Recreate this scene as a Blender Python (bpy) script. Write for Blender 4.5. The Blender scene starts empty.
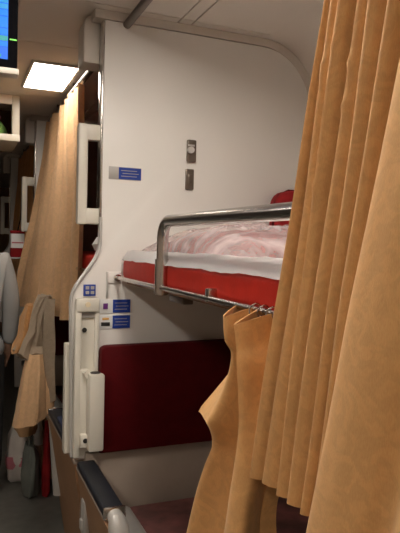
import bpy, bmesh, math, random
from mathutils import Vector, Matrix, noise

scene = bpy.context.scene
C = scene.collection
random.seed(4)

# ---------------------------------------------------------------- camera
cam_data = bpy.data.cameras.new('camera')
cam = bpy.data.objects.new('camera', cam_data)
C.objects.link(cam)
ax = Vector((-245.0, 26.5, -590.0)).normalized()            # aisle direction in camera space
vx = Vector((1440.0, -15.5, -590.0))
vx = (vx - ax * vx.dot(ax)).normalized()                    # across the car in camera space
vz = vx.cross(ax)
cam.matrix_world = Matrix.Translation((0, -2.2, 1.5)) @ Matrix((vx, ax, vz)).to_4x4()
cam_data.sensor_fit = 'HORIZONTAL'
cam_data.sensor_width = 36
cam_data.lens = 590 / 400 * 36
cam_data.clip_start = 0.02
scene.camera = cam

# ---------------------------------------------------------------- world, exposure
world = bpy.data.worlds.new('world')
scene.world = world
world.use_nodes = True
world.node_tree.nodes['Background'].inputs[0].default_value = (0.9, 0.85, 0.8, 1)
world.node_tree.nodes['Background'].inputs[1].default_value = 0.0
scene.view_settings.view_transform = 'Standard'
scene.view_settings.look = 'None'
scene.view_settings.gamma = 1
scene.view_settings.use_curve_mapping = False
scene.view_settings.exposure = 0.06

LAMP = 41.0          # strength of the ceiling panels
CZ = 2.37            # ceiling height
AC = -0.16           # centre line of the car
P = 2.0              # berth length

# ---------------------------------------------------------------- materials
def mat(name, col, rough=0.5, metal=0.0, var=0.06, scale=12.0, bump=0.0, bscale=150.0,
        emit=None, estr=0.0, coat=0.0, translucent=0.0, dirt=None):
    m = bpy.data.materials.new(name)
    m.use_nodes = True
    nt = m.node_tree
    b = nt.nodes['Principled BSDF']
    tc = nt.nodes.new('ShaderNodeTexCoord')
    n = nt.nodes.new('ShaderNodeTexNoise')
    n.inputs['Scale'].default_value = scale
    n.inputs['Detail'].default_value = 4
    nt.links.new(tc.outputs['Object'], n.inputs['Vector'])
    r = nt.nodes.new('ShaderNodeValToRGB')
    r.color_ramp.elements[0].position = 0.3
    r.color_ramp.elements[1].position = 0.7
    d = dirt or tuple(c * (1 - var) for c in col)
    r.color_ramp.elements[0].color = (*d, 1)
    r.color_ramp.elements[1].color = (*[min(1, c * (1 + var)) for c in col], 1)
    nt.links.new(n.outputs['Fac'], r.inputs['Fac'])
    nt.links.new(r.outputs['Color'], b.inputs['Base Color'])
    b.inputs['Roughness'].default_value = rough
    b.inputs['Metallic'].default_value = metal
    b.inputs['Coat Weight'].default_value = coat
    if bump > 0:
        n2 = nt.nodes.new('ShaderNodeTexNoise')
        n2.inputs['Scale'].default_value = bscale
        n2.inputs['Detail'].default_value = 3
        nt.links.new(tc.outputs['Object'], n2.inputs['Vector'])
        bp = nt.nodes.new('ShaderNodeBump')
        bp.inputs['Strength'].default_value = bump
        bp.inputs['Distance'].default_value = 0.004
        nt.links.new(n2.outputs['Fac'], bp.inputs['Height'])
        nt.links.new(bp.outputs['Normal'], b.inputs['Normal'])
    if emit:
        b.inputs['Emission Color'].default_value = (*emit, 1)
        b.inputs['Emission Strength'].default_value = estr
    return m

def curtain_mat(name, col, trans=0.14):
    """woven curtain cloth with a faint brocade scroll and a fine weave"""
    m = bpy.data.materials.new(name)
    m.use_nodes = True
    nt = m.node_tree
    b = nt.nodes['Principled BSDF']
    out = nt.nodes['Material Output']
    tc = nt.nodes.new('ShaderNodeTexCoord')
    # scroll pattern
    n = nt.nodes.new('ShaderNodeTexNoise')
    n.inputs['Scale'].default_value = 22
    n.inputs['Detail'].default_value = 2.5
    n.inputs['Distortion'].default_value = 2.2
    nt.links.new(tc.outputs['Object'], n.inputs['Vector'])
    r = nt.nodes.new('ShaderNodeValToRGB')
    e = r.color_ramp.elements
    e[0].position = 0.42; e[0].color = (*[c * 0.93 for c in col], 1)
    e[1].position = 0.60; e[1].color = (*[min(1, c * 1.03) for c in col], 1)
    nt.links.new(n.outputs['Fac'], r.inputs['Fac'])
    # fine weave: stretched noise
    mp = nt.nodes.new('ShaderNodeMapping')
    mp.inputs['Scale'].default_value = (700, 700, 160)
    nt.links.new(tc.outputs['Object'], mp.inputs['Vector'])
    w = nt.nodes.new('ShaderNodeTexNoise')
    w.inputs['Scale'].default_value = 1.0
    w.inputs['Detail'].default_value = 2
    nt.links.new(mp.outputs['Vector'], w.inputs['Vector'])
    mx = nt.nodes.new('ShaderNodeMix')
    mx.data_type = 'RGBA'
    mx.blend_type = 'OVERLAY'
    mx.inputs['Factor'].default_value = 0.18
    nt.links.new(r.outputs['Color'], mx.inputs[6])
    nt.links.new(w.outputs['Fac'], mx.inputs[7])
    nt.links.new(mx.outputs[2], b.inputs['Base Color'])
    bp = nt.nodes.new('ShaderNodeBump')
    bp.inputs['Strength'].default_value = 0.35
    bp.inputs['Distance'].default_value = 0.001
    nt.links.new(w.outputs['Fac'], bp.inputs['Height'])
    nt.links.new(bp.outputs['Normal'], b.inputs['Normal'])
    b.inputs['Roughness'].default_value = 0.85
    b.inputs['Sheen Weight'].default_value = 0.25
    b.inputs['Sheen Tint'].default_value = (1.0, 0.85, 0.65, 1)
    t = nt.nodes.new('ShaderNodeBsdfTranslucent')
    nt.links.new(mx.outputs[2], t.inputs['Color'])
    mix = nt.nodes.new('ShaderNodeMixShader')
    mix.inputs[0].default_value = trans
    nt.links.new(b.outputs[0], mix.inputs[1])
    nt.links.new(t.outputs[0], mix.inputs[2])
    nt.links.new(mix.outputs[0], out.inputs['Surface'])
    return m

def plastic_film(name):
    m = bpy.data.materials.new(name)
    m.use_nodes = True
    nt = m.node_tree
    out = nt.nodes['Material Output']
    b = nt.nodes['Principled BSDF']
    b.inputs['Base Color'].default_value = (0.88, 0.80, 0.80, 1)
    b.inputs['Roughness'].default_value = 0.22
    tr = nt.nodes.new('ShaderNodeBsdfTransparent')
    tr.inputs['Color'].default_value = (0.95, 0.88, 0.87, 1)
    tc = nt.nodes.new('ShaderNodeTexCoord')
    n = nt.nodes.new('ShaderNodeTexNoise')
    n.inputs['Scale'].default_value = 8
    n.inputs['Detail'].default_value = 4
    n.inputs['Distortion'].default_value = 1.5
    nt.links.new(tc.outputs['Object'], n.inputs['Vector'])
    r = nt.nodes.new('ShaderNodeMapRange')
    r.inputs[1].default_value = 0.35; r.inputs[2].default_value = 0.7
    r.inputs[3].default_value = 0.18; r.inputs[4].default_value = 0.62
    nt.links.new(n.outputs['Fac'], r.inputs[0])
    bp = nt.nodes.new('ShaderNodeBump')
    bp.inputs['Strength'].default_value = 0.6
    bp.inputs['Distance'].default_value = 0.01
    nt.links.new(n.outputs['Fac'], bp.inputs['Height'])
    nt.links.new(bp.outputs['Normal'], b.inputs['Normal'])
    mix = nt.nodes.new('ShaderNodeMixShader')
    nt.links.new(r.outputs[0], mix.inputs[0])
    nt.links.new(tr.outputs[0], mix.inputs[1])
    nt.links.new(b.outputs[0], mix.inputs[2])
    nt.links.new(mix.outputs[0], out.inputs['Surface'])
    return m

M = {}
M['panel'] = mat('cream_laminate', (0.80, 0.765, 0.72), 0.42, var=0.02, scale=3)
M['ceiling'] = mat('ceiling_laminate', (0.82, 0.76, 0.69), 0.55, var=0.02, scale=3)
M['trim'] = mat('grey_trim', (0.64, 0.585, 0.52), 0.5, var=0.03)
M['plastic'] = mat('ivory_plastic', (0.70, 0.66, 0.57), 0.38, var=0.03, scale=8)
M['chrome'] = mat('brushed_steel', (0.62, 0.59, 0.56), 0.22, 1.0, var=0.05, scale=40)
M['rod'] = mat('satin_steel', (0.22, 0.19, 0.17), 0.4, 1.0, var=0.05, scale=40)
M['bronze'] = mat('bronze_plate', (0.16, 0.125, 0.10), 0.35, 0.5, var=0.1)
M['red'] = mat('red_vinyl', (0.50, 0.026, 0.014), 0.55, var=0.08, scale=20, bump=0.15)
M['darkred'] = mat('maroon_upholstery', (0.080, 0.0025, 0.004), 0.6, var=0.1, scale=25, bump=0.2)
M['seatcloth'] = mat('patterned_maroon_cloth', (0.24, 0.08, 0.07), 0.85, scale=9, bump=0.3,
                     dirt=(0.09, 0.035, 0.03))
M['vinyl'] = mat('taupe_vinyl', (0.36, 0.29, 0.235), 0.6, var=0.05, scale=10, bump=0.1)
M['sheet'] = mat('white_sheet', (0.88, 0.87, 0.86), 0.8, var=0.02, scale=14, bump=0.3, bscale=40)
M['blanket'] = mat('dusty_pink_blanket', (0.52, 0.20, 0.19), 0.9, var=0.15, scale=9, bump=0.4, bscale=60)
M['film'] = plastic_film('clear_plastic_film')
M['armpad'] = mat('black_armrest_rubber', (0.012, 0.014, 0.02), 0.5, var=0.2, bump=0.1)
M['armend'] = mat('silver_plastic', (0.55, 0.53, 0.50), 0.35, 0.3)
M['sidepanel'] = mat('brown_laminate', (0.30, 0.165, 0.085), 0.5, var=0.08, scale=6)
M['wood'] = mat('dark_wood_veneer', (0.14, 0.065, 0.03), 0.5, var=0.2, scale=8)
M['floor'] = mat('grey_vinyl_floor', (0.125, 0.12, 0.105), 0.38, var=0.15, scale=18, bump=0.05)
M['blue'] = mat('blue_print', (0.012, 0.045, 0.30), 0.4)
M['white'] = mat('white_print', (0.75, 0.74, 0.72), 0.4, var=0.02)
M['greyprint'] = mat('grey_print', (0.42, 0.39, 0.36), 0.4)
M['purple'] = mat('purple_print', (0.16, 0.03, 0.22), 0.4)
M['orangeprint'] = mat('orange_print', (0.75, 0.42, 0.12), 0.4)
M['dark'] = mat('dark_cavity', (0.02, 0.018, 0.016), 0.7)
M['cream'] = mat('cream_button', (0.80, 0.68, 0.46), 0.35)
M['black'] = mat('black_plastic', (0.004, 0.004, 0.005), 0.85)
M['curtain'] = curtain_mat('golden_tan_cloth', (0.72, 0.385, 0.140))
M['curtain_far'] = curtain_mat('dusty_tan_cloth', (0.72, 0.45, 0.24))
M['curtain_orange'] = curtain_mat('orange_tan_cloth', (0.60, 0.30, 0.11))
M['lining'] = curtain_mat('grey_beige_lining', (0.36, 0.28, 0.20), 0.1)
M['shirt'] = mat('pale_grey_shirt', (0.42, 0.43, 0.43), 0.9, var=0.05, scale=10, bump=0.3, bscale=30)
M['trousers'] = mat('dark_trousers', (0.022, 0.02, 0.02), 0.9, var=0.2)
M['skin'] = mat('skin', (0.42, 0.24, 0.16), 0.55, var=0.06)
M['hair'] = mat('black_hair', (0.012, 0.010, 0.009), 0.5)
M['shoe'] = mat('black_shoe', (0.015, 0.014, 0.014), 0.4)
M['bagwhite'] = mat('white_plastic_bag', (0.66, 0.60, 0.55), 0.35, var=0.1, scale=12, bump=0.5, bscale=25)
M['baggrey'] = mat('grey_bag_cloth', (0.14, 0.15, 0.13), 0.8, var=0.15)
M['bagbrown'] = mat('tan_paper', (0.42, 0.25, 0.12), 0.8, var=0.15, scale=20)
M['pink'] = mat('pink_print', (0.60, 0.20, 0.24), 0.5)
M['green'] = mat('green_cloth', (0.22, 0.42, 0.10), 0.8, var=0.25, scale=30, bump=0.4)
M['redcloth'] = mat('red_cloth', (0.26, 0.012, 0.014), 0.8, var=0.2)
M['navy'] = mat('navy_cloth', (0.02, 0.03, 0.075), 0.7, var=0.2)
M['lamp_dim'] = mat('dimmer_lamp_diffuser', (0.9, 0.9, 0.9), 0.5, emit=(1.0, 0.92, 0.82), estr=LAMP * 0.38)
M['lamp'] = mat('lamp_diffuser', (0.9, 0.9, 0.9), 0.5, emit=(1.0, 0.92, 0.82), estr=LAMP)
def emis(name, col, s): return mat(name, tuple(c * 0.2 for c in col), 0.4, emit=col, estr=s)
M['scr_blue'] = emis('screen_blue', (0.01, 0.14, 0.80), 1.0)
M['scr_row'] = emis('screen_row', (0.004, 0.22, 0.90), 1.0)
M['scr_pale'] = emis('screen_pale', (0.03, 0.33, 0.72), 0.9)
M['scr_green'] = emis('screen_green', (0.04, 0.38, 0.38), 0.9)
M['led'] = emis('green_led', (0.25, 0.85, 0.12), 1.2)

for k_, v_ in (('darkred', 0.12), ('red', 0.2), ('redcloth', 0.2), ('black', 0.04)):
    M[k_].node_tree.nodes['Principled BSDF'].inputs['Specular IOR Level'].default_value = v_

# ---------------------------------------------------------------- mesh helpers
def bx(bm, x0, x1, y0, y1, z0, z1, bev=0.0, seg=2):
    mtx = Matrix.Translation(((x0 + x1) / 2, (y0 + y1) / 2, (z0 + z1) / 2)) @ Matrix.Diagonal((x1 - x0, y1 - y0, z1 - z0, 1))
    r = bmesh.ops.create_cube(bm, size=1.0, matrix=mtx)
    if bev > 0:
        vs = set(r['verts'])
        es = [e for e in bm.edges if e.verts[0] in vs and e.verts[1] in vs]
        bmesh.ops.bevel(bm, geom=es, offset=bev, segments=seg, profile=0.5, affect='EDGES')
    return bm

def boxm(*a, **k):
    return bx(bmesh.new(), *a, **k)

def tube(bm, pts, r, n=12, cap=True):
    pts = [Vector(p) for p in pts]
    rings = []
    ref = Vector((0, 0, 1))
    for i, p in enumerate(pts):
        t = (pts[min(i + 1, len(pts) - 1)] - pts[max(i - 1, 0)]).normalized()
        rr = r[i] if isinstance(r, (list, tuple)) else r
        a = ref - t * ref.dot(t)
        if a.length < 0.05:
            a = Vector((1, 0, 0)) - t * t.x
        a.normalize()
        ref = a
        b = t.cross(a)
        rings.append([bm.verts.new(p + (a * math.cos(2 * math.pi * k / n) + b * math.sin(2 * math.pi * k / n)) * rr) for k in range(n)])
    for i in range(len(rings) - 1):
        for k in range(n):
            bm.faces.new((rings[i][k], rings[i][(k + 1) % n], rings[i + 1][(k + 1) % n], rings[i + 1][k]))
    if cap:
        bm.faces.new(rings[0][::-1])
        bm.faces.new(rings[-1])
    return bm

def tubem(pts, r, n=12):
    return tube(bmesh.new(), pts, r, n)

def bend(pts, rad, seg=8):
    """round the inner corners of a polyline"""
    pts = [Vector(p) for p in pts]
    out = [pts[0]]
    for i in range(1, len(pts) - 1):
        a, b, c = pts[i - 1], pts[i], pts[i + 1]
        d1 = (a - b).normalized(); d2 = (c - b).normalized()
        rr = min(rad, (a - b).length * 0.49, (c - b).length * 0.49)
        for k in range(seg + 1):
            t = k / seg
            p = (b + d1 * rr) * (1 - t) ** 2 + b * 2 * t * (1 - t) + (b + d2 * rr) * t ** 2
            out.append(p)
    out.append(pts[-1])
    return out

def prism(poly, y0, y1, bev=0.0):
    """extrude an (x,z) outline along y"""
    bm = bmesh.new()
    a = [bm.verts.new((x, y0, z)) for x, z in poly]
    b = [bm.verts.new((x, y1, z)) for x, z in poly]
    n = len(poly)
    bm.faces.new(a); bm.faces.new(b[::-1])
    for i in range(n):
        bm.faces.new((a[i], b[i], b[(i + 1) % n], a[(i + 1) % n]))
    bmesh.ops.recalc_face_normals(bm, faces=bm.faces)
    if bev > 0:
        es = [e for e in bm.edges if (e.verts[0].co.y == e.verts[1].co.y)]
        bmesh.ops.bevel(bm, geom=es, offset=bev, segments=2, profile=0.5, affect='EDGES')
    return bm

def band(inner, outer, y0, y1):
    """a strip between two open (x,z) paths, extruded along y"""
    return prism(list(inner) + list(outer)[::-1], y0, y1)

def catmull(pts, sub):
    out = []
    n = len(pts)
    for i in range(n - 1):
        p0 = pts[max(i - 1, 0)]; p1 = pts[i]; p2 = pts[i + 1]; p3 = pts[min(i + 2, n - 1)]
        for k in range(sub):
            t = k / sub
            out.append(0.5 * ((2 * p1) + (p2 - p0) * t + (2 * p0 - 5 * p1 + 4 * p2 - p3) * t * t + (3 * p1 - p0 - 3 * p2 + p3) * t ** 3))
    out.append(pts[-1])
    return out

def sheet(sections, sub_u=8, sub_v=10, wob=0.003, wscale=9.0, seed=0.0, extra=None, thick=0.0022):
    """cloth through rows of control points (each row from one free edge to the other, rows from top to bottom)"""
    rows = [catmull([Vector(p) for p in s], sub_u) for s in sections]
    cols = list(zip(*rows))
    cols = [catmull(list(c), sub_v) for c in cols]
    bm = bmesh.new()
    nu, nv = len(cols), len(cols[0])
    g = []
    for i in range(nu):
        line = []
        for j in range(nv):
            p = cols[i][j].copy()
            q = p * wscale + Vector((seed, seed * 1.7, 0))
            d = noise.noise_vector(Vector((q.x, q.y, q.z * 0.55)))
            p += d * wob
            if extra:
                p = extra(p, i / (nu - 1), j / (nv - 1))
            line.append(bm.verts.new(p))
        g.append(line)
    for i in range(nu - 1):
        for j in range(nv - 1):
            bm.faces.new((g[i][j], g[i + 1][j], g[i + 1][j + 1], g[i][j + 1]))
    bm.normal_update()
    # real thickness
    bmesh.ops.solidify(bm, geom=list(bm.faces), thickness=thick)
    return bm

def ringmesh(rings, n=48, folds=9, amp=0.15, seed=1.0, cap=True, wob=0.01, tilt=0.0):
    """closed soft body: rings of (cx, cy, z, rx, ry)"""
    bm = bmesh.new()
    vs = []
    for ri, (cx, cy, z, rx, ry) in enumerate(rings):
        row = []
        tl = tilt * ri / (len(rings) - 1)
        for k in range(n):
            a = 2 * math.pi * k / n
            f = 1 + amp * math.sin(folds * a + seed + 1.5 * math.sin(z * 5 + seed)) + 0.4 * amp * math.sin(2.3 * folds * a + seed * 3)
            p = Vector((cx + rx * f * math.cos(a), cy + ry * f * math.sin(a), z + tl * rx * math.cos(a)))
            p += noise.noise_vector(p * 14 + Vector((seed, 0, 0))) * wob
            row.append(bm.verts.new(p))
        vs.append(row)
    for i in range(len(vs) - 1):
        for k in range(n):
            bm.faces.new((vs[i][k], vs[i][(k + 1) % n], vs[i + 1][(k + 1) % n], vs[i + 1][k]))
    if cap:
        bm.faces.new(vs[0]); bm.faces.new(vs[-1][::-1])
    bmesh.ops.recalc_face_normals(bm, faces=bm.faces)
    return bm

def obj(name, bm, m, parent=None, smooth=True, angle=40, label=None):
    me = bpy.data.meshes.new(name)
    bmesh.ops.recalc_face_normals(bm, faces=bm.faces)
    bm.to_mesh(me); bm.free()
    me.materials.append(M[m] if isinstance(m, str) else m)
    if smooth:
        me.shade_smooth()
        me.set_sharp_from_angle(angle=math.radians(angle))
    o = bpy.data.objects.new(name, me)
    C.objects.link(o)
    if parent is not None:
        w = Vector((0, 0, 0)); p = parent
        while p is not None:
            w += p.location; p = p.parent
        me.transform(Matrix.Translation(-w))
        o.parent = parent
    if label: o['label'] = label
    return o

def thing(name, label, cat, loc=(0, 0, 0), group=None):
    o = bpy.data.objects.new(name, None)
    o.empty_display_size = 0.1
    C.objects.link(o)
    o.location = loc
    o['label'] = label; o['category'] = cat
    if group: o['group'] = group
    return o

def tag(o, label, cat, group=None):
    o['label'] = label; o['category'] = cat
    if group: o['group'] = group
    return o

def struct(name, bm, m, label=None, smooth=True):
    o = obj(name, bm, m, smooth=smooth)
    o['kind'] = 'structure'
    if label: o['label'] = label
    return o

def arc(cx, cz, r, a0, a1, n=12):
    return [(cx + r * math.cos(math.radians(a0 + (a1 - a0) * k / n)), cz + r * math.sin(math.radians(a0 + (a1 - a0) * k / n))) for k in range(n + 1)]

# ---------------------------------------------------------------- the car shell
Y0, Y1 = -4.0, 8.0
XR = 1.44
XL = 2 * AC - XR
struct('floor', boxm(XL - 0.05, XR + 0.05, Y0, Y1, -0.05, 0.0), 'floor', 'dark grey vinyl floor of the aisle')
R0 = 0.26
cR = arc(XR - R0, CZ - R0, R0, 0, 90)
inner = [(XR, 0.0)] + cR
outer = [(XR + 0.04, 0.0)] + arc(XR - R0, CZ - R0, R0 + 0.04, 0, 90)
struct('wall_right', band(inner, outer, Y0, Y1), 'ceiling', 'cream side wall curving into the ceiling beside the berths')
mir = lambda path: [(2 * AC - x, z) for x, z in path]
struct('wall_left', band(mir(inner), mir(outer), Y0, Y1), 'vinyl', 'side wall across the aisle, darkened to taupe to cut bounce light')  # unseen wall, dark colour chosen to cut bounce under the bunk
struct('wall_back', boxm(XL, XR, Y1 - 0.02, Y1 + 0.04, 0.0, CZ), 'sidepanel', 'far end wall of the carriage')
struct('wall_front', boxm(XL, XR, Y0 - 0.04, Y0 + 0.02, 0.0, CZ), 'vinyl', 'near end wall of the carriage')
ceil = struct('ceiling', boxm(XL + R0, XR - R0, Y0, Y1, CZ + 0.012, CZ + 0.05), 'trim', 'cream panelled ceiling of the carriage')
# ceiling panels with open joints between them
xs = [(XL + R0 - 0.002, -1.17), (-1.165, -1.115), (-1.11, 0.205), (0.211, 0.792), (0.798, 0.848), (0.854, XR - R0 + 0.002)]
ys = [Y0, -2.04, -0.045, 0.49, 1.45, 3.4, 5.4, Y1]
for i, (xa, xb) in enumerate(xs):
    for j in range(len(ys) - 1):
        if j == 2 and xa > 0.25:
            pass
        obj('ceiling_panel', boxm(xa, xb, ys[j] + 0.003, ys[j + 1] - 0.003, CZ, CZ + 0.012), 'ceiling', ceil, smooth=False)

# ---------------------------------------------------------------- ceiling lamps
def ceiling_lamp(x, y, label, group, m='lamp'):
    t = thing('ceiling_lamp', label, 'lamp', (x, y, CZ), group)
    w, l = 0.105, 0.245
    bm = bmesh.new()
    f = 0.014
    bx(bm, x - w - f, x - w, y - l - f, y + l + f, CZ - 0.012, CZ, 0.003)
    bx(bm, x + w, x + w + f, y - l - f, y + l + f, CZ - 0.012, CZ, 0.003)
    bx(bm, x - w, x + w, y - l - f, y - l, CZ - 0.012, CZ, 0.003)
    bx(bm, x - w, x + w, y + l, y + l + f, CZ - 0.012, CZ, 0.003)
    obj('lamp_frame', bm, 'plastic', t)
    obj('diffuser', boxm(x - w, x + w, y - l, y + l, CZ - 0.010, CZ - 0.001, bev=0.003), m, t)
    return t
ceiling_lamp(0.45, 1.0, 'bright white rectangular ceiling lamp above the tan curtain in the aisle', None, 'lamp_dim')
ceiling_lamp(0.45, -1.0, 'ceiling lamp above the aisle edge of the near upper bunk', None)
ceiling_lamp(0.45, -3.0, 'ceiling lamp over the aisle behind the viewer', None)
ceiling_lamp(2 * AC - 0.45, -3.0, 'unseen ceiling lamp added across the aisle behind the viewer', None)  # extra lamp, brightens the golden curtain and the sheet front
ceiling_lamp(2 * AC - 0.45, -1.0, 'ceiling lamp across the aisle from the near upper bunk', None)
ceiling_lamp(2 * AC - 0.45, 1.0, 'unseen ceiling lamp added across the aisle from the far curtains', None, 'lamp_dim')  # put here to light the far curtain, bags and person

# ---------------------------------------------------------------- partitions
def rnd(poly, radii, seg=6):
    out = []
    n = len(poly)
    for i in range(n):
        b = Vector(poly[i]); a = Vector(poly[i - 1]); c = Vector(poly[(i + 1) % n])
        r = radii[i]
        if r <= 0:
            out.append(tuple(b)); continue
        d1 = (a - b).normalized(); d2 = (c - b).normalized()
        for k in range(seg + 1):
            t = k / seg
            p = (b + d1 * r) * (1 - t) ** 2 + b * 2 * t * (1 - t) + (b + d2 * r) * t ** 2
            out.append(tuple(p))
    return out

def partition(y, label, full=True):
    t = thing('berth_partition', label, 'partition', (0.9, y, 0), 'berth partitions along the right side')
    th = 0.045
    left = rnd([(0.505, 2.335), (0.505, 1.465), (0.398, 1.315), (0.412, 0.695), (0.56, 0.66), (0.575, 0.02), (1.405, 0.02), (1.405, 2.335)],
               [0.012, 0.05, 0.05, 0, 0, 0, 0, 0.24], 10)
    obj('panel', prism(left, y, y + th, 0.004), 'panel', t)
    # trim that follows roof and side wall
    a = [(0.47, 2.337)] + [(1.165, 2.337)] + arc(1.167, 2.097, 0.24, 90, 0)[1:] + [(1.407, 0.02)]
    b = [(0.47, CZ - 0.001)] + [(1.175, CZ - 0.001)] + arc(1.176, 2.106, CZ - 0.001 - 2.106, 90, 0)[1:] + [(XR - 0.001, 0.02)]
    obj('roof_trim', band(a, b, y - 0.003, y + th + 0.012), 'trim', t)
    # slanting edge profile of the lower half
    edge = bend([(0.505, y - 0.004, 1.60), (0.505, y - 0.004, 1.465), (0.398, y - 0.004, 1.315), (0.410, y - 0.004, 0.70)], 0.05)
    obj('edge_profile', tubem(edge, 0.006, 8), 'armend', t)
    obj('edge_strip', boxm(0.4985, 0.509, y - 0.004, y + th + 0.004, 1.58, 2.33, bev=0.004), 'chrome', t)
    # roof housing over the aisle edge, behind the panel
    hz = rnd([(0.442, 2.185), (0.442, CZ - 0.001), (0.53, CZ - 0.001), (0.53, 2.185)], [0.01, 0.05, 0, 0])
    obj('roof_housing', prism(hz, y + th + 0.013, y + 0.17, 0.004), 'trim', t)
    # step frame on the edge of the panel
    bm = bmesh.new()
    obj('step_bar', boxm(0.424, 0.506, y + 0.006, y + 0.04, 1.885, 1.945, bev=0.008), 'plastic', t)
    obj('step_bar', boxm(0.424, 0.506, y + 0.006, y + 0.04, 1.572, 1.632, bev=0.008), 'plastic', t)
    obj('step_upright', boxm(0.418, 0.456, y + 0.004, y + 0.042, 1.57, 1.947, bev=0.010), 'plastic', t)
    bm.free()
    if not full:
        obj('dark_board', boxm(0.60, 1.39, y - 0.012, y - 0.001, 0.45, 2.30, bev=0.003), 'wood', t, label='dark brown board added over the panel face')  # board added so the gap past the curtain reads dark brown
        return t
    # --- fittings on the near face
    def sticker(x0, x1, z0, z1, split, kind, label):
        s = obj('sticker', boxm(x0, x1, y - 0.0025, y + 0.001, z0, z1, bev=0.001), 'white' if kind != 'top' else 'greyprint', t, label=label)
        xm = x0 + (x1 - x0) * split
        obj('blue_field', boxm(xm, x1 - 0.0015, y - 0.0040, y - 0.002, z0 + 0.002, z1 - 0.002), 'blue', s)
        n = 3
        for k in range(n):
            zz = z0 + (z1 - z0) * (0.28 + 0.22 * k)
            xa = xm + (x1 - xm) * (0.10 + 0.06 * (k % 2)); xb = x1 - (x1 - xm) * (0.12 + 0.08 * ((k + 1) % 2))
            obj('text_line', boxm(xa, xb, y - 0.0046, y - 0.0035, zz - 0.0011, zz + 0.0011), 'greyprint', s)
        if kind == 'purple':
            obj('icon', boxm(x0 + 0.013, x0 + 0.031, y - 0.0046, y - 0.002, z0 + 0.016, z0 + 0.038, bev=0.001), 'purple', s)
        if kind == 'orange':
            obj('icon', boxm(x0 + 0.010, x0 + 0.036, y - 0.0046, y - 0.002, z1 - 0.018, z1 - 0.010, bev=0.001), 'orangeprint', s)
            obj('icon', boxm(x0 + 0.006, x0 + 0.040, y - 0.0046, y - 0.002, z0 + 0.012, z0 + 0.026, bev=0.001), 'dark', s)
        return s
    sticker(0.533, 0.660, 1.745, 1.793, 0.30, 'top', 'blue and grey notice sticker')
    sticker(0.508, 0.628, 1.236, 1.290, 0.42, 'purple', 'blue and white sticker with purple icon')
    sticker(0.508, 0.628, 1.176, 1.229, 0.42, 'orange', 'blue and white sticker with dark and orange icon')
    s = obj('berth_plate', boxm(0.445, 0.490, y - 0.0085, y + 0.001, 1.303, 1.346, bev=0.001), 'blue', t, label='small square blue berth number plate')
    for k in range(2):
        for q in range(2):
            obj('number_mark', boxm(0.452 + 0.019 * k, 0.465 + 0.019 * k, y - 0.0105, y - 0.008, 1.310 + 0.018 * q, 1.322 + 0.018 * q), 'scrap' if False else 'greyprint', s)
    # reading lamp and switch
    r = obj('reading_lamp', boxm(0.843, 0.882, y - 0.016, y + 0.001, 1.832, 1.920, bev=0.006), 'bronze', t, label='dark bronze reading lamp')
    obj('lamp_head', tubem([(0.856, y - 0.012, 1.878), (0.852, y - 0.035, 1.876)], 0.013, 14), 'armend', r)
    obj('lamp_lip', boxm(0.846, 0.872, y - 0.020, y - 0.014, 1.893, 1.900, bev=0.001), 'armend', r)
    r = obj('switch_plate', boxm(0.841, 0.877, y - 0.010, y + 0.001, 1.722, 1.805, bev=0.005), 'bronze', t, label='dark bronze switch plate')
    obj('rocker', boxm(0.850, 0.868, y - 0.014, y - 0.008, 1.745, 1.782, bev=0.003), 'bronze', r)
    # column with a channel and the table bracket
    bm = bmesh.new()
    bx(bm, 0.412, 0.436, y - 0.030, y, 0.70, 1.285, 0.006)
    obj('channel_rib', bm, 'plastic', t)
    obj('channel_rib', boxm(0.486, 0.502, y - 0.026, y, 0.72, 1.255, bev=0.005), 'plastic', t)
    obj('channel_back', boxm(0.430, 0.490, y - 0.008, y, 0.70, 1.25), 'plastic', t)
    obj('channel_cap', boxm(0.414, 0.500, y - 0.036, y, 1.245, 1.297, bev=0.008), 'plastic', t)
    obj('cap_button', tubem([(0.456, y - 0.030, 1.274), (0.456, y - 0.040, 1.274)], 0.010, 16), 'cream', t, label='cream round button')
    obj('channel_lip', boxm(0.436, 0.488, y - 0.018, y, 1.222, 1.247, bev=0.003), 'greyprint', t)
    obj('screw', tubem([(0.450, y - 0.004, 1.176), (0.450, y - 0.012, 1.176)], 0.009, 12), 'dark', t, label='dark screw head')
    br = obj('table_bracket', boxm(0.458, 0.514, y - 0.085, y - 0.002, 0.735, 1.020, bev=0.007), 'plastic', t, label='ivory folding table bracket')
    obj('bracket_hole', tubem([(0.486, y - 0.048, 1.012), (0.486, y - 0.048, 1.0225)], 0.019, 18), 'dark', br)
    obj('bracket_flange', boxm(0.432, 0.470, y - 0.030, y - 0.002, 0.735, 1.030, bev=0.006), 'plastic', br)
    obj('bracket_arm', prism([(0.440, 1.022), (0.452, 1.026), (0.480, 0.985), (0.468, 0.978)], y - 0.05, y - 0.028), 'plastic', br)
    obj('hinge', boxm(0.434, 0.462, y - 0.052, y - 0.02, 0.742, 0.792, bev=0.006), 'plastic', br)
    obj('hinge_hole', tubem([(0.452, y - 0.048, 0.770), (0.452, y - 0.054, 0.770)], 0.009, 12), 'dark', br)
    # stile at the back of the column
    obj('rear_stile', boxm(0.388, 0.420, y + 0.03, y + 0.075, 0.70, 1.12, bev=0.005), 'plastic', t)
    # plate that holds the curtain rod
    obj('rod_plate', boxm(0.530, 0.592, y - 0.006, y + 0.001, 1.350, 1.394, bev=0.003), 'panel', t)
    obj('rod_stay', boxm(0.530, 0.538, y - 0.008, y + 0.001, 1.296, 1.394, bev=0.002), 'armend', t)
    # end of the near-face fittings
    return t

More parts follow.
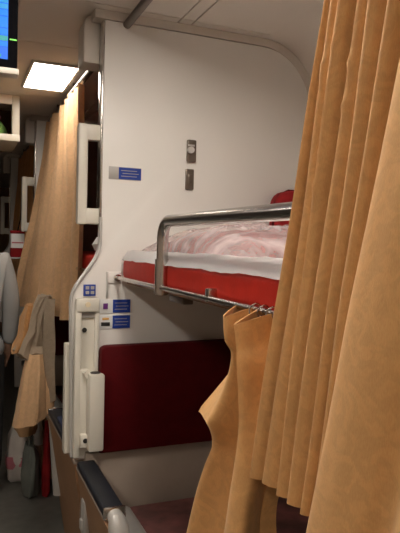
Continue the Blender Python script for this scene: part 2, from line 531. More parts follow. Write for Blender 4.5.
partition(0.0, 'cream partition with rounded roof corner, stickers and reading lamp at the near upper berth')
partition(-P - 0.05, 'cream partition at the viewer end of the near bunk, behind the golden curtain', full=False)
partition(P, 'cream partition behind the drawn dusty tan curtain, step frame showing', full=False)
partition(2 * P, 'farthest cream partition behind the standing person', full=False)

# ---------------------------------------------------------------- seats
def seat(y, s, label, group, detail=True):
    """a seat whose back is against the partition at y; s=-1 faces the camera side, +1 the far side"""
    t = thing('bench_seat', label, 'seat', (0.9, y, 0), group)
    yy = lambda a, b: (min(y + s * a, y + s * b), max(y + s * a, y + s * b))
    o = 0.0 if s < 0 else 0.045
    B = lambda x0, x1, a, b, z0, z1, bev=0.0, seg=2: boxm(x0, x1, *yy(a + o, b + o), z0, z1, bev=bev, seg=seg)
    bp = rnd([(0.504, 0.715), (0.504, 1.118), (1.395, 1.125), (1.395, 0.715)], [0.012, 0.03, 0.02, 0.0])
    ya, yb = yy(0.004 + o, 0.055 + o)
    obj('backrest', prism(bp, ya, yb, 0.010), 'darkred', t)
    obj('lower_back', B(0.46, 1.395, 0.001, 0.030, 0.40, 0.714, 0.004), 'vinyl', t)
    # cushion with a white-edged cover
    obj('seat_base', B(0.53, 1.395, 0.03, 0.55, 0.04, 0.425, 0.01), 'sidepanel', t)
    c = obj('cushion', B(0.60, 1.39, 0.045, 0.66, 0.40, 0.506, 0.035, 4), 'seatcloth', t)
    cb = bmesh.new()
    bx(cb, 0.528, 0.630, *yy(0.05 + o, 0.64 + o), 0.40, 0.514, 0.030, 4)
    obj('cover_edge', cb, 'armend', c)
    # side panel leaning in towards the floor
    bm = bmesh.new()
    ya, yb = yy(0.002 + o, (0.74 if (detail and s > 0) else 0.50) + o)
    v = [bm.verts.new(q) for q in ((0.430, ya, 0.655), (0.475, ya, 0.655), (0.56, ya, 0.005), (0.532, ya, 0.005),
                                   (0.430, yb, 0.655), (0.475, yb, 0.655), (0.56, yb, 0.005), (0.532, yb, 0.005))]
    for f in ((0, 1, 2, 3), (4, 5, 6, 7), (0, 1, 5, 4), (1, 2, 6, 5), (2, 3, 7, 6), (3, 0, 4, 7)):
        bm.faces.new([v[k] for k in f])
    bmesh.ops.recalc_face_normals(bm, faces=bm.faces)
    bmesh.ops.bevel(bm, geom=list(bm.edges), offset=0.01, segments=2, affect='EDGES')
    sp = obj('side_panel', bm, 'sidepanel', t)
    obj('arm_rail', B(0.428, 0.502, 0.003, 0.45 if s < 0 else 0.66, 0.645, 0.668, 0.008), 'vinyl', t)
    pad = obj('armrest_pad', B(0.426, 0.494, 0.03, 0.46 if s < 0 else 0.66, 0.660, 0.690, 0.010, 3), 'armpad', t)
    pe = 0.46 if s < 0 else 0.66
    ae = y + s * (pe + 0.03 + o)
    obj('arm_end', tubem([(0.461, y + s * (pe - 0.01 + o), 0.668), (0.462, ae - s * 0.008, 0.664), (0.465, ae, 0.645), (0.470, ae, 0.60), (0.478, ae, 0.45), (0.490, ae, 0.25)],
                         [0.022, 0.026, 0.032, 0.033, 0.031, 0.028], 18), 'armend', t)
    obj('pad_ring', B(0.426, 0.496, pe - 0.013, pe + 0.002, 0.655, 0.693, 0.006), 'chrome', t)
    # latch on the side panel
    if detail and s < 0:
        l = obj('latch', B(0.440, 0.462, 0.05, 0.10, 0.42, 0.56, 0.006), 'armend', t, label='grey latch on the side panel')
        obj('latch_knob', B(0.432, 0.446, 0.062, 0.088, 0.45, 0.49, 0.005), 'armend', l)
    return t
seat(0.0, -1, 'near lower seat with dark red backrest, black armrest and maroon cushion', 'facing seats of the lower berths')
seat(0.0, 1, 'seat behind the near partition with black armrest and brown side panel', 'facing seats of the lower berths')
seat(P, -1, 'brown-sided lower seat under the drawn dusty tan curtain beyond the near partition', 'facing seats of the lower berths', False)

# ---------------------------------------------------------------- upper bunks
def bunk(y, label, group, detail=True):
    """bunk that runs from the partition at y towards the camera"""
    t = thing('upper_bunk', label, 'bunk', (1.0, y - 0.9, 1.30), group)
    L = P - 0.06
    obj('bunk_tray', boxm(0.605, 1.40, y - L, y - 0.012, 1.348, 1.372, bev=0.008), 'sidepanel', t)
    mt = boxm(0.588, 1.375, y - L + 0.02, y - 0.016, 1.366, 1.446, bev=0.020, seg=4)
    obj('mattress', mt, 'red', t)
    # curtain rod along the bunk edge
    rd = obj('curtain_rod', tubem([(0.572, y - 0.004, 1.372), (0.572, y - L, 1.372)], 0.0080, 12), 'chrome', t)
    if detail:
        for yc in (-0.885, -1.5):
            obj('rod_clip', boxm(0.566, 0.594, y + yc - 0.012, y + yc + 0.012, 1.364, 1.398, bev=0.003), 'chrome', rd)
        obj('rod_socket', tubem([(0.572, y - 0.002, 1.372), (0.572, y - 0.022, 1.372)], 0.014, 14), 'chrome', rd)
        # guard rail
        pts = bend([(0.577, y - 0.515, 1.350), (0.577, y - 0.515, 1.572), (0.577, y - 1.50, 1.568), (0.577, y - 1.50, 1.35)], 0.065, 10)
        g = obj('guard_rail', tubem(pts, 0.0175, 20), 'chrome', t)
        for yc in (-0.515, -1.50):
            obj('post_sleeve', tubem([(0.577, y + yc, 1.352), (0.577, y + yc, 1.458)], 0.0215, 20), 'chrome', g)
        obj('tray_bracket', boxm(0.606, 0.64, y - 0.62, y - 0.50, 1.330, 1.349, bev=0.004), 'bronze', t)
    return t
bunk(0.0, 'near upper bunk with red mattress and steel guard rail', 'upper bunks')
bunk(P, 'upper bunk with red mattress seen between the near partition and tan curtain', 'upper bunks', False)

# sheet on the near mattress
def bed_sheet(y0, y1):
    bm = bmesh.new()
    nx, ny = 26, 60
    g = []
    for i in range(nx + 1):
        row = []
        for j in range(ny + 1):
            v = y0 + (y1 - y0) * j / ny
            s = i / nx
            if s < 0.16:
                # rolled front edge, overhanging the mattress slightly
                a = s / 0.16
                x = 0.580 + 0.034 * a
                z = 1.440 + 0.040 * a ** 0.8
            else:
                x = 0.614 + (1.37 - 0.614) * (s - 0.16) / 0.84
                z = 1.480 - 0.024 * min(1, (s - 0.16) / 0.3)
            x += 0.006 * noise.noise(Vector((v * 6, s * 3, 1)))
            z += 0.004 * noise.noise(Vector((v * 7, s * 5, 4))) + 0.004 * noise.noise(Vector((v * 25, s * 14, 2)))
            z = max(z, 1.4475) if s > 0.16 else z
            row.append(bm.verts.new((x, v, z)))
        g.append(row)
    for i in range(nx):
        for j in range(ny):
            bm.faces.new((g[i][j], g[i + 1][j], g[i + 1][j + 1], g[i][j + 1]))
    bmesh.ops.solidify(bm, geom=list(bm.faces), thickness=-0.003)
    return bm
tag(obj('bed_sheet', bed_sheet(-1.9, -0.03), 'sheet'), 'white sheet spread over the red mattress of the near upper bunk', 'sheet')

# blanket pack in a clear plastic bag on the sheet
def lump(cx, cy, z0, lx, ly, h, seed, amp=0.012, nx=40, ny=40):
    bm = bmesh.new()
    top = []; 
    for i in range(nx + 1):
        row = []
        for j in range(ny + 1):
            a = i / nx * 2 - 1; b = j / ny * 2 - 1
            e = max(0.0, (1 - abs(a) ** 3.2)) ** 0.55 * max(0.0, (1 - abs(b) ** 2.6)) ** 0.6
            x = cx + a * lx; y = cy + b * ly
            z = z0 + h * e
            q = Vector((x * 9 + seed, y * 9, 0))
            z += amp * e * (noise.noise(q) + 0.8 * noise.noise(q * 2.7) + 0.4 * noise.noise(q * 6))
            row.append(bm.verts.new((x, y, z)))
        top.append(row)
    for i in range(nx):
        for j in range(ny):
            bm.faces.new((top[i][j], top[i + 1][j], top[i + 1][j + 1], top[i][j + 1]))
    bot = bmesh.ops.solidify(bm, geom=list(bm.faces), thickness=0.002)
    return bm
t = thing('wrapped_blanket', 'pinkish folded blanket in clear plastic bag on the white sheet', 'blanket', (0.90, -0.60, 1.47))
obj('blanket', lump(0.92, -0.47, 1.468, 0.26, 0.36, 0.085, 3.0), 'blanket', t)
obj('plastic_bag', lump(0.92, -0.49, 1.474, 0.285, 0.42, 0.095, 9.0, 0.012), 'film', t)

# red bolster in the corner of partition and side wall
t = thing('corner_bolster', 'dark red padded bolster against the partition at the wall end of the near bunk', 'bolster', (1.30, -0.08, 1.47))
bp = rnd([(1.205, 1.462), (1.205, 1.735), (1.372, 1.735), (1.372, 1.462)], [0.03, 0.07, 0.05, 0.02])
obj('pad', prism(bp, -0.13, -0.022, 0.022), 'redcloth', t)
obj('piping', tubem([(1.203, -0.076, 1.48), (1.203, -0.076, 1.67), (1.225, -0.076, 1.715), (1.27, -0.076, 1.737), (1.35, -0.076, 1.737)], 0.006, 8), 'darkred', t)

# pillow on the next bunk, seen in the gap
bm = ringmesh([(0.73, 0.55, 1.452, 0.05, 0.10), (0.73, 0.55, 1.47, 0.11, 0.19), (0.73, 0.55, 1.50, 0.125, 0.205), (0.73, 0.55, 1.53, 0.10, 0.17), (0.73, 0.55, 1.548, 0.04, 0.08)], 36, 4, 0.04, 2)
tag(obj('pillow', bm, 'sheet'), 'white pillow on the red mattress beyond the near partition', 'pillow')

# ceiling rods for the upper curtains
def ceiling_rod(y0, y1, label):
    t = thing('ceiling_curtain_rod', label, 'curtain rod', (0.592, y1, 2.32), 'curtain rods under the ceiling')
    obj('rod', tubem([(0.592, y0, 2.328), (0.592, y1, 2.328)], 0.0155, 16), 'rod', t)
    for yy in (y0 + 0.06, (y0 + y1) / 2, y1 - 0.35):
        obj('hanger', boxm(0.586, 0.598, yy - 0.01, yy + 0.01, 2.336, CZ, bev=0.002), 'rod', t)
    return t
ceiling_rod(-1.95, -0.002, 'dark steel curtain rod under the ceiling reaching the near partition')
ceiling_rod(P + 0.18, 2 * P - 0.02, 'curtain rod carrying the orange-tan curtain far down the aisle')
ceiling_rod(0.18, P - 0.02, 'curtain rod carrying the dusty tan curtain beyond the near partition')

# ---------------------------------------------------------------- curtains
def lerp(a, b, t): return a + (b - a) * t

# near upper curtain: ridges (aisle side) with their place along the rod at z=1.86 and z=1.09
ridges = [(-1.378, -1.262), (-1.398, -1.295), (-1.430, -1.350), (-1.466, -1.384), (-1.503, -1.424), (-1.545, -1.444)]
tail = [(-1.585, -1.450, 0.550, 0.488), (-1.650, -1.490, 0.536, 0.472), (-1.70, -1.545, 0.538, 0.480), (-1.74, -1.59, 0.556, 0.502),
        (-1.79, -1.645, 0.538, 0.472), (-1.87, -1.74, 0.556, 0.500), (-1.92, -1.82, 0.534, 0.472), (-1.96, -1.90, 0.56, 0.50)]
def near_section(z):
    t = (1.86 - z) / 0.77
    row = []
    n = len(ridges)
    bx_ = lerp(0.545, 0.508, t)
    dv = 0.044
    row.append((bx_ + 0.05, lerp(ridges[0][0], ridges[0][1], t) + 0.010, z))
    for i in range(n):
        y = lerp(ridges[i][0], ridges[i][1], t)
        y2 = lerp(ridges[i + 1][0], ridges[i + 1][1], t) if i + 1 < n else y - 0.034
        k = bx_ + 0.003 * math.sin(i * 2.1 + z * 4) + 0.004 * (i % 2)
        row.append((k, y + 0.003, z))
        row.append((k - 0.001, lerp(y, y2, 0.26), z))
        row.append((k + 0.010, lerp(y, y2, 0.54), z))
        row.append((k + 0.027, lerp(y, y2, 0.76), z))
        row.append((k + dv + 0.004 * math.sin(i * 1.3), lerp(y, y2, 0.88), z))
    yl = lerp(ridges[-1][0], ridges[-1][1], t)
    row.append((bx_ + 0.065, yl - 0.040, z))
    for (a, b, xa, xb) in tail:
        row.append((lerp(xa, xb, t), lerp(a, b, t), z - 0.10 * max(0, t)))
    return row
def crease(p, u, v):
    # small kinks where the cloth has been pressed
    for (yc, zc, s, w, a) in ((-1.465, 1.775, 0.7, 0.020, 0.004), (-1.455, 1.715, 0.6, 0.018, 0.0035), (-1.40, 1.80, -0.8, 0.02, 0.005), (-1.40, 1.60, 0.7, 0.015, 0.004)):
        d = (p.z - zc) - s * (p.y - yc)
        r = abs(p.y - yc)
        p.x -= a * math.exp(-(d / 0.008) ** 2) * math.exp(-(r / w) ** 2)
    return p
secs = [near_section(z) for z in (2.312, 2.12, 1.95, 1.78, 1.60, 1.42, 1.30, 1.17, 1.082)]
t = thing('berth_curtain', 'golden tan pleated curtain hanging in the right foreground', 'curtain', (0.56, -1.5, 1.04), 'berth curtains')
obj('cloth', sheet(secs, 6, 14, 0.004, 6.0, 1.3, crease), 'curtain', t)
bm = bmesh.new()
for k in range(7):
    y = -1.50 - k * 0.07
    o = obj('ring', tubem([(0.592 + 0.021 * math.cos(a * math.pi / 8), y, 2.322 + 0.021 * math.sin(a * math.pi / 8)) for a in range(17)], 0.0025, 6), 'chrome', t)
bm.free()

# near lower curtain, gathered on the rod under the bunk
lo = [
    # z, list of (x, y)
    (1.378, [(0.600, -1.015), (0.545, -1.075), (0.505, -1.118), (0.545, -1.125), (0.590, -1.130), (0.545, -1.165), (0.492, -1.195), (0.545, -1.205), (0.590, -1.225), (0.545, -1.262), (0.510, -1.285), (0.560, -1.300)]),
    (1.330, [(0.590, -1.025), (0.545, -1.080), (0.508, -1.122), (0.545, -1.128), (0.580, -1.132), (0.545, -1.168), (0.496, -1.200), (0.545, -1.210), (0.585, -1.228), (0.545, -1.264), (0.512, -1.285), (0.560, -1.300)]),
    (1.270, [(0.585, -1.020), (0.550, -1.085), (0.528, -1.120), (0.550, -1.132), (0.575, -1.142), (0.545, -1.172), (0.506, -1.205), (0.545, -1.222), (0.580, -1.236), (0.545, -1.266), (0.516, -1.288), (0.560, -1.305)]),
    (1.150, [(0.575, -0.985), (0.548, -1.055), (0.530, -1.090), (0.548, -1.115), (0.566, -1.138), (0.545, -1.172), (0.512, -1.205), (0.535, -1.230), (0.565, -1.250), (0.540, -1.275), (0.520, -1.300), (0.560, -1.320)]),
    (1.000, [(0.575, -0.930), (0.545, -0.990), (0.515, -1.025), (0.540, -1.065), (0.556, -1.100), (0.525, -1.155), (0.500, -1.205), (0.512, -1.240), (0.530, -1.270), (0.535, -1.290), (0.545, -1.315), (0.575, -1.335)]),
    (0.850, [(0.570, -0.890), (0.535, -0.945), (0.505, -0.980), (0.528, -1.030), (0.540, -1.075), (0.510, -1.140), (0.490, -1.200), (0.500, -1.250), (0.515, -1.290), (0.530, -1.310), (0.550, -1.330), (0.585, -1.345)]),
    (0.600, [(0.565, -0.840), (0.525, -0.890), (0.490, -0.930), (0.515, -0.990), (0.528, -1.040), (0.500, -1.115), (0.478, -1.190), (0.490, -1.255), (0.510, -1.300), (0.530, -1.320), (0.555, -1.340), (0.590, -1.350)]),
    (0.250, [(0.560, -0.800), (0.515, -0.850), (0.480, -0.890), (0.505, -0.955), (0.520, -1.010), (0.495, -1.095), (0.470, -1.180), (0.485, -1.255), (0.505, -1.305), (0.530, -1.330), (0.560, -1.345), (0.595, -1.355)]),
]
secs = []
for z, pts in lo:
    row = []
    for ci, (x, y) in enumerate(pts):
        if ci < 8 and z < 1.3:
            x = 0.528 + (x - 0.528) * 1.45
        if ci >= 8:
            x = max(x, 0.556) + 0.006 * (ci % 2)
            y = (-1.200 - 0.005 * (ci - 7)) if z < 1.1 else y + 0.02
        droop = 0.30 * max(0, 0.572 - x) if z > 1.3 else 0.0
        row.append((x, y, z - droop))
    secs.append(row)
def wing(p, u, v):
    # the free edge is flicked outwards a little below the rod
    if u < 0.30 and 1.06 < p.z < 1.30:
        w = (0.30 - u) / 0.30
        z = p.z
        a = ((1.30 - z) / 0.17) ** 1.5 if z > 1.13 else max(0.0, (z - 1.06) / 0.07) ** 1.4
        p.x -= 0.088 * a * w ** 1.1
        p.y -= 0.010 * a * w
    return p
t = thing('berth_curtain', 'golden tan curtain gathered on the rod under the near bunk, edge flicked outwards', 'curtain', (0.55, -1.15, 0.25), 'berth curtains')
obj('cloth', sheet(secs, 7, 14, 0.004, 8.0, 5.1, wing), 'curtain', t)
for k, y in enumerate((-1.130, -1.165, -1.200, -1.228, -1.262, -1.30)):
    obj('ring', tubem([(0.572 + 0.014 * math.cos(a * math.pi / 8), y + 0.003 * math.sin(a), 1.370 + 0.016 * math.sin(a * math.pi / 8)) for a in range(17)], 0.0018, 6), 'chrome', t)

# drawn curtain of the next berth
def far_section(z):
    t = (2.31 - z) / 1.2
    row = []
    n = 17
    for i in range(n):
        s = i / (n - 1)
        y = lerp(0.80 - 0.16 * t, 1.90, s)
        bulge = (0.02 + 0.20 * s ** 1.3) * t ** 1.25
        x = 0.585 - bulge + (0.020 + 0.006 * math.sin(i * 1.7)) * (1 if i % 2 else -1) * (1 - 0.25 * t)
        zz = z + (0.04 * (1 - s) if t > 0.9 else 0)
        row.append((x, y + 0.02 * math.sin(i * 2.7) * t, z - 0.02 * s * (t > .9)))
    return row
secs = [far_section(z) for z in (2.31, 2.1, 1.9, 1.7, 1.5, 1.3, 1.1)]
t = thing('berth_curtain', 'dusty tan curtain drawn across the berth beyond the near partition', 'curtain', (0.55, 1.3, 1.1), 'berth curtains')
obj('cloth', sheet(secs, 6, 8, 0.012, 4.5, 2.2), 'curtain_far', t)

# curtain of the third berth
def third_section(z):
    t = (2.31 - z) / 1.2
    row = []
    n = 15
    for i in range(n):
        s = i / (n - 1)
        row.append((0.588 - 0.08 * t + 0.022 * (1 if i % 2 else -1), lerp(2.3, 3.8, s), z))
    return row
secs = [third_section(z) for z in (2.31, 2.0, 1.7, 1.4, 1.1)]
tag(obj('berth_curtain', sheet(secs, 6, 8, 0.010, 4.5, 7.2), 'curtain_orange'), 'orange-tan curtain far down the aisle behind the standing person', 'curtain', 'berth curtains')

# lower curtain of the next berth: bunched, knotted back, skirt flaring below
t = thing('berth_curtain', 'bunched tan lower curtain hanging under the drawn tan curtain, skirt flaring out', 'curtain', (0.42, 1.15, 0.55), 'berth curtains')
obj('bunch', ringmesh([(0.47, 1.20, 1.20, 0.035, 0.10), (0.435, 1.20, 1.10, 0.045, 0.10), (0.425, 1.18, 1.02, 0.05, 0.11), (0.41, 1.18, 0.95, 0.065, 0.12), (0.395, 1.17, 0.90, 0.085, 0.13), (0.41, 1.15, 0.86, 0.06, 0.11), (0.42, 1.12, 0.84, 0.03, 0.08)], 56, 5, 0.16, 1.2, True, 0.022), 'lining', t, label='grey-beige gathered lining')
obj('skirt', ringmesh([(0.425, 1.10, 0.90, 0.05, 0.10), (0.42, 1.08, 0.82, 0.070, 0.14), (0.415, 1.06, 0.72, 0.085, 0.16), (0.410, 1.06, 0.64, 0.098, 0.17), (0.405, 1.06, 0.575, 0.108, 0.17)], 56, 6, 0.08, 0.6, True, 0.010, 0.5), 'curtain_far', t)
obj('hanging_edge', sheet([[(0.50, 1.02, 1.2), (0.47, 1.04, 1.2), (0.455, 1.08, 1.2), (0.46, 1.14, 1.2)],
                           [(0.49, 0.94, 0.95), (0.462, 0.97, 0.95), (0.44, 1.00, 0.95), (0.455, 1.06, 0.95)],
                           [(0.49, 0.90, 0.68), (0.465, 0.92, 0.66), (0.445, 0.95, 0.64), (0.45, 1.00, 0.63)]], 6, 8, 0.008, 9, 3), 'lining', t)
obj('tucked_corner', ringmesh([(0.40, 1.27, 1.14, 0.02, 0.04), (0.375, 1.25, 1.06, 0.03, 0.07), (0.375, 1.25, 0.98, 0.035, 0.08), (0.35, 1.24, 0.92, 0.04, 0.09), (0.33, 1.22, 0.885, 0.03, 0.06)], 40, 4, 0.15, 2.2, True, 0.015), 'curtain_orange', t)

# ---------------------------------------------------------------- hanging screen
t = thing('hanging_screen', 'flat screen hanging from the ceiling showing blue rows', 'screen', (-0.12, -0.40, 2.0))
xr, yb = 0.160, -0.42
obj('casing', boxm(-0.42, xr, yb, yb + 0.04, 1.994, 2.335, bev=0.006), 'black', t)
obj('bottom_strip', boxm(-0.42, xr + 0.004, yb - 0.006, yb + 0.045, 1.975, 1.993, bev=0.004), 'trim', t)
obj('bracket', boxm(-0.16, -0.10, yb + 0.01, yb + 0.035, 2.33, CZ), 'rod', t)
s = obj('display', boxm(-0.40, xr - 0.027, yb - 0.003, yb + 0.002, 2.016, 2.315), 'scr_blue', t)
zz = 2.045
kinds = ['scr_row', 'scr_green', 'scr_row', 'scr_row', 'scr_row', 'scr_pale', 'scr_pale', 'scr_row']
for k in range(8):
    h = (0.012, 0.014, 0.017, 0.030, 0.016, 0.014, 0.030, 0.03)[k]
    obj('table_row', boxm(-0.40, xr - 0.028, yb - 0.0045, yb - 0.002, zz + 0.006, zz + 0.006 + h), kinds[k], s, smooth=False)
    zz += h + 0.003
obj('indicator_light', boxm(xr - 0.022, xr - 0.003, yb - 0.003, yb + 0.002, 2.0715, 2.0745), 'led', t, label='thin green light')
obj('corner_mark', boxm(-0.40, xr - 0.045, yb - 0.005, yb - 0.002, 2.020, 2.028), 'scr_green', s)

# ---------------------------------------------------------------- overhead luggage rack beyond
t = thing('luggage_rack', 'white overhead luggage rack past the bright ceiling lamp', 'rack', (0.1, 1.75, 2.10))
obj('post', boxm(0.306, 0.350, 1.50, 1.54, 2.105, CZ - 0.001, bev=0.006), 'plastic', t)
obj('post', boxm(-0.30, -0.258, 1.50, 1.54, 2.105, CZ - 0.001, bev=0.006), 'plastic', t)
obj('shelf', boxm(-0.30, 0.345, 1.50, 1.95, 2.095, 2.125, bev=0.006), 'plastic', t)
obj('front_lip', boxm(-0.30, 0.352, 1.485, 1.50, 2.095, 2.135, bev=0.005), 'plastic', t)
obj('back_panel', boxm(-0.30, 0.345, 1.95, 1.965, 2.095, CZ - 0.001), 'wood', t)
obj('end_panel', boxm(0.336, 0.35, 1.54, 1.95, 2.12, CZ - 0.001), 'wood', t)
obj('top_rail', boxm(-0.30, 0.306, 1.50, 1.53, 2.315, CZ - 0.001, bev=0.004), 'ceiling', t)
bm = ringmesh([(0.17, 1.66, 2.127, 0.10, 0.08), (0.17, 1.66, 2.15, 0.125, 0.10), (0.17, 1.66, 2.20, 0.12, 0.10), (0.16, 1.66, 2.24, 0.08, 0.07), (0.16, 1.66, 2.25, 0.03, 0.03)], 32, 5, 0.06, 1)
t = thing('luggage_bag', 'green soft bag with pinkish top on the overhead rack', 'bag', (0.17, 1.66, 2.127))
obj('bag_body', bm, 'green', t)
bm = ringmesh([(0.16, 1.66, 2.235, 0.085, 0.07), (0.16, 1.66, 2.262, 0.09, 0.075), (0.16, 1.66, 2.285, 0.05, 0.05)], 28, 4, 0.1, 2)
obj('bag_top', bm, 'pink', t, label='pinkish bag top')

# package at the end of the aisle: red and white carton on the far step
t = thing('carton', 'small white and red package beside the tan curtain behind the person', 'package', (0.40, 2.12, 1.40))
obj('box', boxm(0.36, 0.45, 2.10, 2.16, 1.38, 1.575, bev=0.006), 'sheet', t)
obj('red_band', boxm(0.358, 0.452, 2.097, 2.163, 1.39, 1.455, bev=0.003), 'redcloth', t)
obj('red_lid', boxm(0.358, 0.452, 2.097, 2.163, 1.555, 1.578, bev=0.003), 'redcloth', t)
obj('label_mark', boxm(0.366, 0.444, 2.0965, 2.10, 1.488, 1.497), 'pink', t)
obj('hanger_strap', tubem([(0.43, 2.06, 1.90), (0.42, 2.08, 1.66), (0.405, 2.13, 1.57)], 0.004, 6), 'black', t)

# ---------------------------------------------------------------- person at the left edge
def skin_obj(name, joints, edges, m, parent, sub=2):
    me = bpy.data.meshes.new(name)
    me.from_pydata([j[0] for j in joints], edges, [])
    o = bpy.data.objects.new(name, me)
    C.objects.link(o)
    w = parent.location
    me.transform(Matrix.Translation(-w))
    o.parent = parent
    sk = o.modifiers.new('skin', 'SKIN')
    sk.use_smooth_shade = True
    for v, j in zip(me.skin_vertices[0].data, joints):
        v.radius = j[1]
        v.use_root = False
    me.skin_vertices[0].data[0].use_root = True
    s = o.modifiers.new('sub', 'SUBSURF')
    s.levels = s.render_levels = sub
    me.materials.append(M[m])
    return o
px, py = 0.108, 1.50
t = thing('person', 'person in pale grey shirt and dark trousers standing at the left edge', 'person', (px, py, 0))
J = [((px, py, 0.92), (0.085, 0.07)), ((px, py, 1.10), (0.10, 0.075)), ((px, py + 0.01, 1.30), (0.13, 0.095)), ((px, py, 1.43), (0.075, 0.07)),
     ((px, py + 0.02, 1.49), (0.055, 0.058)), ((px, py + 0.04, 1.565), (0.078, 0.092)), ((px, py + 0.045, 1.65), (0.088, 0.108)), ((px, py + 0.04, 1.715), (0.072, 0.085))]
E_ = [(i, i + 1) for i in range(7)]
body = J[:]
be = E_[:]
for sgn in (-1, 1):
    k = len(body)
    body += [((px + sgn * 0.17, py, 1.39), (0.052, 0.052)), ((px + sgn * 0.20, py - 0.01, 1.13), (0.040, 0.040)), ((px + sgn * 0.20, py + 0.06, 0.90), (0.030, 0.030)), ((px + sgn * 0.195, py + 0.09, 0.82), (0.026, 0.040))]
    be += [(2, k), (k, k + 1), (k + 1, k + 2), (k + 2, k + 3)]
    h = k + 3
    for f, (dx, dy, dz) in enumerate(((0.0, 0.05, -0.085), (0.0, 0.028, -0.098), (0.0, 0.006, -0.095), (0.0, -0.016, -0.080), (-0.02 * sgn, 0.058, -0.035))):
        q = len(body)
        hx, hy, hz = body[h][0]
        body += [((hx + dx * 0.55, hy + dy * 0.7, hz + dz * 0.5), (0.009, 0.009)), ((hx + dx - sgn * 0.008, hy + dy, hz + dz), (0.007, 0.007))]
        be += [(h, q), (q, q + 1)]
    k = len(body)
    body += [((px + sgn * 0.09, py, 0.84), (0.062, 0.065)), ((px + sgn * 0.10, py + 0.01, 0.48), (0.050, 0.052)), ((px + sgn * 0.10, py - 0.01, 0.09), (0.034, 0.036)), ((px + sgn * 0.105, py + 0.11, 0.040), (0.026, 0.022))]
    be += [(0, k), (k, k + 1), (k + 1, k + 2), (k + 2, k + 3)]
skin_obj('body', body, be, 'skin', t)
sh = [((px, py, 1.08), (0.155, 0.118)), ((px, py, 0.90), (0.190, 0.150)), ((px, py, 0.765), (0.195, 0.155)), ((px, py + 0.01, 1.28), (0.16, 0.115)), ((px, py, 1.41), (0.10, 0.085)), ((px, py + 0.01, 1.462), (0.066, 0.066))]
se = [(0, 1), (1, 2), (0, 3), (3, 4), (4, 5)]
for sgn in (-1, 1):
    k = len(sh)
    sh += [((px + sgn * 0.165, py, 1.385), (0.068, 0.068)), ((px + sgn * 0.205, py - 0.01, 1.14), (0.058, 0.058)), ((px + sgn * 0.208, py + 0.06, 0.87), (0.048, 0.048))]
    se += [(3, k), (k, k + 1), (k + 1, k + 2)]
skin_obj('shirt', sh, se, 'shirt', t)
tr = [((px, py, 0.90), (0.150, 0.120)), ((px, py, 1.03), (0.130, 0.100))]
te = [(0, 1)]
for sgn in (-1, 1):
    k = len(tr)
    tr += [((px + sgn * 0.092, py, 0.80), (0.095, 0.10)), ((px + sgn * 0.10, py + 0.01, 0.48), (0.075, 0.078)), ((px + sgn * 0.10, py - 0.01, 0.09), (0.066, 0.068))]
    te += [(0, k), (k, k + 1), (k + 1, k + 2)]
skin_obj('trousers', tr, te, 'trousers', t)
hair = [(px, py - 0.020, 1.545, 0.055, 0.045), (px, py - 0.018, 1.575, 0.074, 0.060), (px, py - 0.012, 1.62, 0.086, 0.074), (px, py + 0.002, 1.66, 0.090, 0.090),
        (px, py + 0.020, 1.69, 0.090, 0.108), (px, py + 0.028, 1.72, 0.084, 0.104), (px, py + 0.030, 1.745, 0.068, 0.086), (px, py + 0.030, 1.762, 0.042, 0.055), (px, py + 0.030, 1.768, 0.012, 0.016)]
obj('hair', ringmesh(hair, 40, 7, 0.012, 1.0, True, 0.002), 'hair', t, angle=80)
for sgn in (-1, 1):
    obj('shoe', boxm(px + sgn * 0.105 - 0.048, px + sgn * 0.105 + 0.048, py - 0.085, py + 0.19, 0.0, 0.085, bev=0.03, seg=4), 'shoe', t)
    obj('ear', ringmesh([(px + sgn * 0.080, py + 0.03, 1.59, 0.006, 0.012), (px + sgn * 0.086, py + 0.028, 1.615, 0.011, 0.02), (px + sgn * 0.084, py + 0.025, 1.64, 0.006, 0.013)], 16, 2, 0.0, 1, True, 0), 'skin', t)
    obj('eye', ringmesh([(px + sgn * 0.030, py + 0.142, 1.618, 0.008, 0.004), (px + sgn * 0.030, py + 0.144, 1.625, 0.014, 0.007), (px + sgn * 0.030, py + 0.142, 1.632, 0.008, 0.004)], 16, 2, 0, 1, True, 0), 'white', t)
obj('nose', ringmesh([(px, py + 0.146, 1.625, 0.007, 0.008), (px, py + 0.152, 1.60, 0.012, 0.014), (px, py + 0.150, 1.585, 0.016, 0.016), (px, py + 0.140, 1.576, 0.008, 0.006)], 18, 2, 0, 1, True, 0), 'skin', t)
obj('mouth', boxm(px - 0.022, px + 0.022, py + 0.118, py + 0.133, 1.551, 1.559, bev=0.003), 'pink', t)

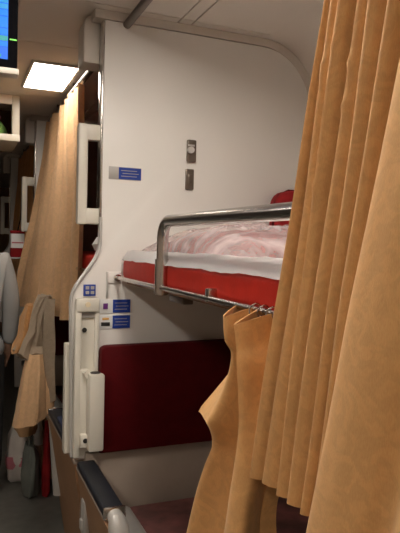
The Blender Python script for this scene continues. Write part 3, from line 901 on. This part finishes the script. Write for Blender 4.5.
# ---------------------------------------------------------------- bags beside the next seat
def soft_bag(name, label, cx, cy, z0, rx, ry, h, m, seed, cat='bag'):
    t = thing(name, label, cat, (cx, cy, z0))
    obj('bag_body', ringmesh([(cx, cy, z0 + 0.002, rx * 0.75, ry * 0.75), (cx, cy, z0 + 0.03, rx, ry), (cx, cy, z0 + h * 0.45, rx * 1.06, ry * 1.05), (cx, cy, z0 + h * 0.8, rx * 0.85, ry * 0.9), (cx, cy, z0 + h, rx * 0.5, ry * 0.7)], 40, 5, 0.07, seed, True, 0.015), m, t)
    for s in (-1, 1):
        obj('handle', tubem([(cx - rx * 0.3, cy + s * ry * 0.3, z0 + h * 0.95), (cx - rx * 0.2, cy + s * ry * 0.3, z0 + h * 1.15), (cx + rx * 0.2, cy + s * ry * 0.25, z0 + h * 1.16), (cx + rx * 0.3, cy + s * ry * 0.3, z0 + h * 0.95)], 0.005, 8), m, t)
    return t
b = soft_bag('shopping_bag', 'white plastic shopping bag with pink print on the aisle floor', 0.385, 1.62, 0.0, 0.075, 0.08, 0.36, 'bagwhite', 1.0)
obj('print', ringmesh([(0.385, 1.62, 0.09, 0.075, 0.083), (0.385, 1.62, 0.12, 0.083, 0.090), (0.385, 1.62, 0.17, 0.083, 0.090)], 40, 5, 0.07, 1.0, False, 0.0), 'pink', b, label='pink print')
soft_bag('shoulder_bag', 'dark grey cloth bag behind the white shopping bag', 0.425, 1.36, 0.0, 0.048, 0.09, 0.31, 'baggrey', 2.0)
soft_bag('paper_sack', 'crumpled tan paper sack under the hem of the bunched curtain', 0.400, 1.37, 0.365, 0.060, 0.060, 0.16, 'bagbrown', 3.0)
soft_bag('red_tote', 'red cloth tote beside the far seat panel', 0.515, 1.34, 0.0, 0.024, 0.06, 0.38, 'redcloth', 4.0)
# cloths lying over the armrest of the seat behind the partition
bm = bmesh.new()
bm.free()
t = tag(obj('folded_cloth', boxm(0.436, 0.500, 0.26, 0.50, 0.691, 0.712, bev=0.009, seg=3), 'navy'), 'navy folded cloth on the armrest beyond the near partition', 'cloth')
t = tag(obj('paper_napkin', boxm(0.440, 0.500, 0.10, 0.22, 0.691, 0.706, bev=0.006, seg=3), 'white'), 'crumpled white napkin on the armrest beyond the near partition', 'napkin')
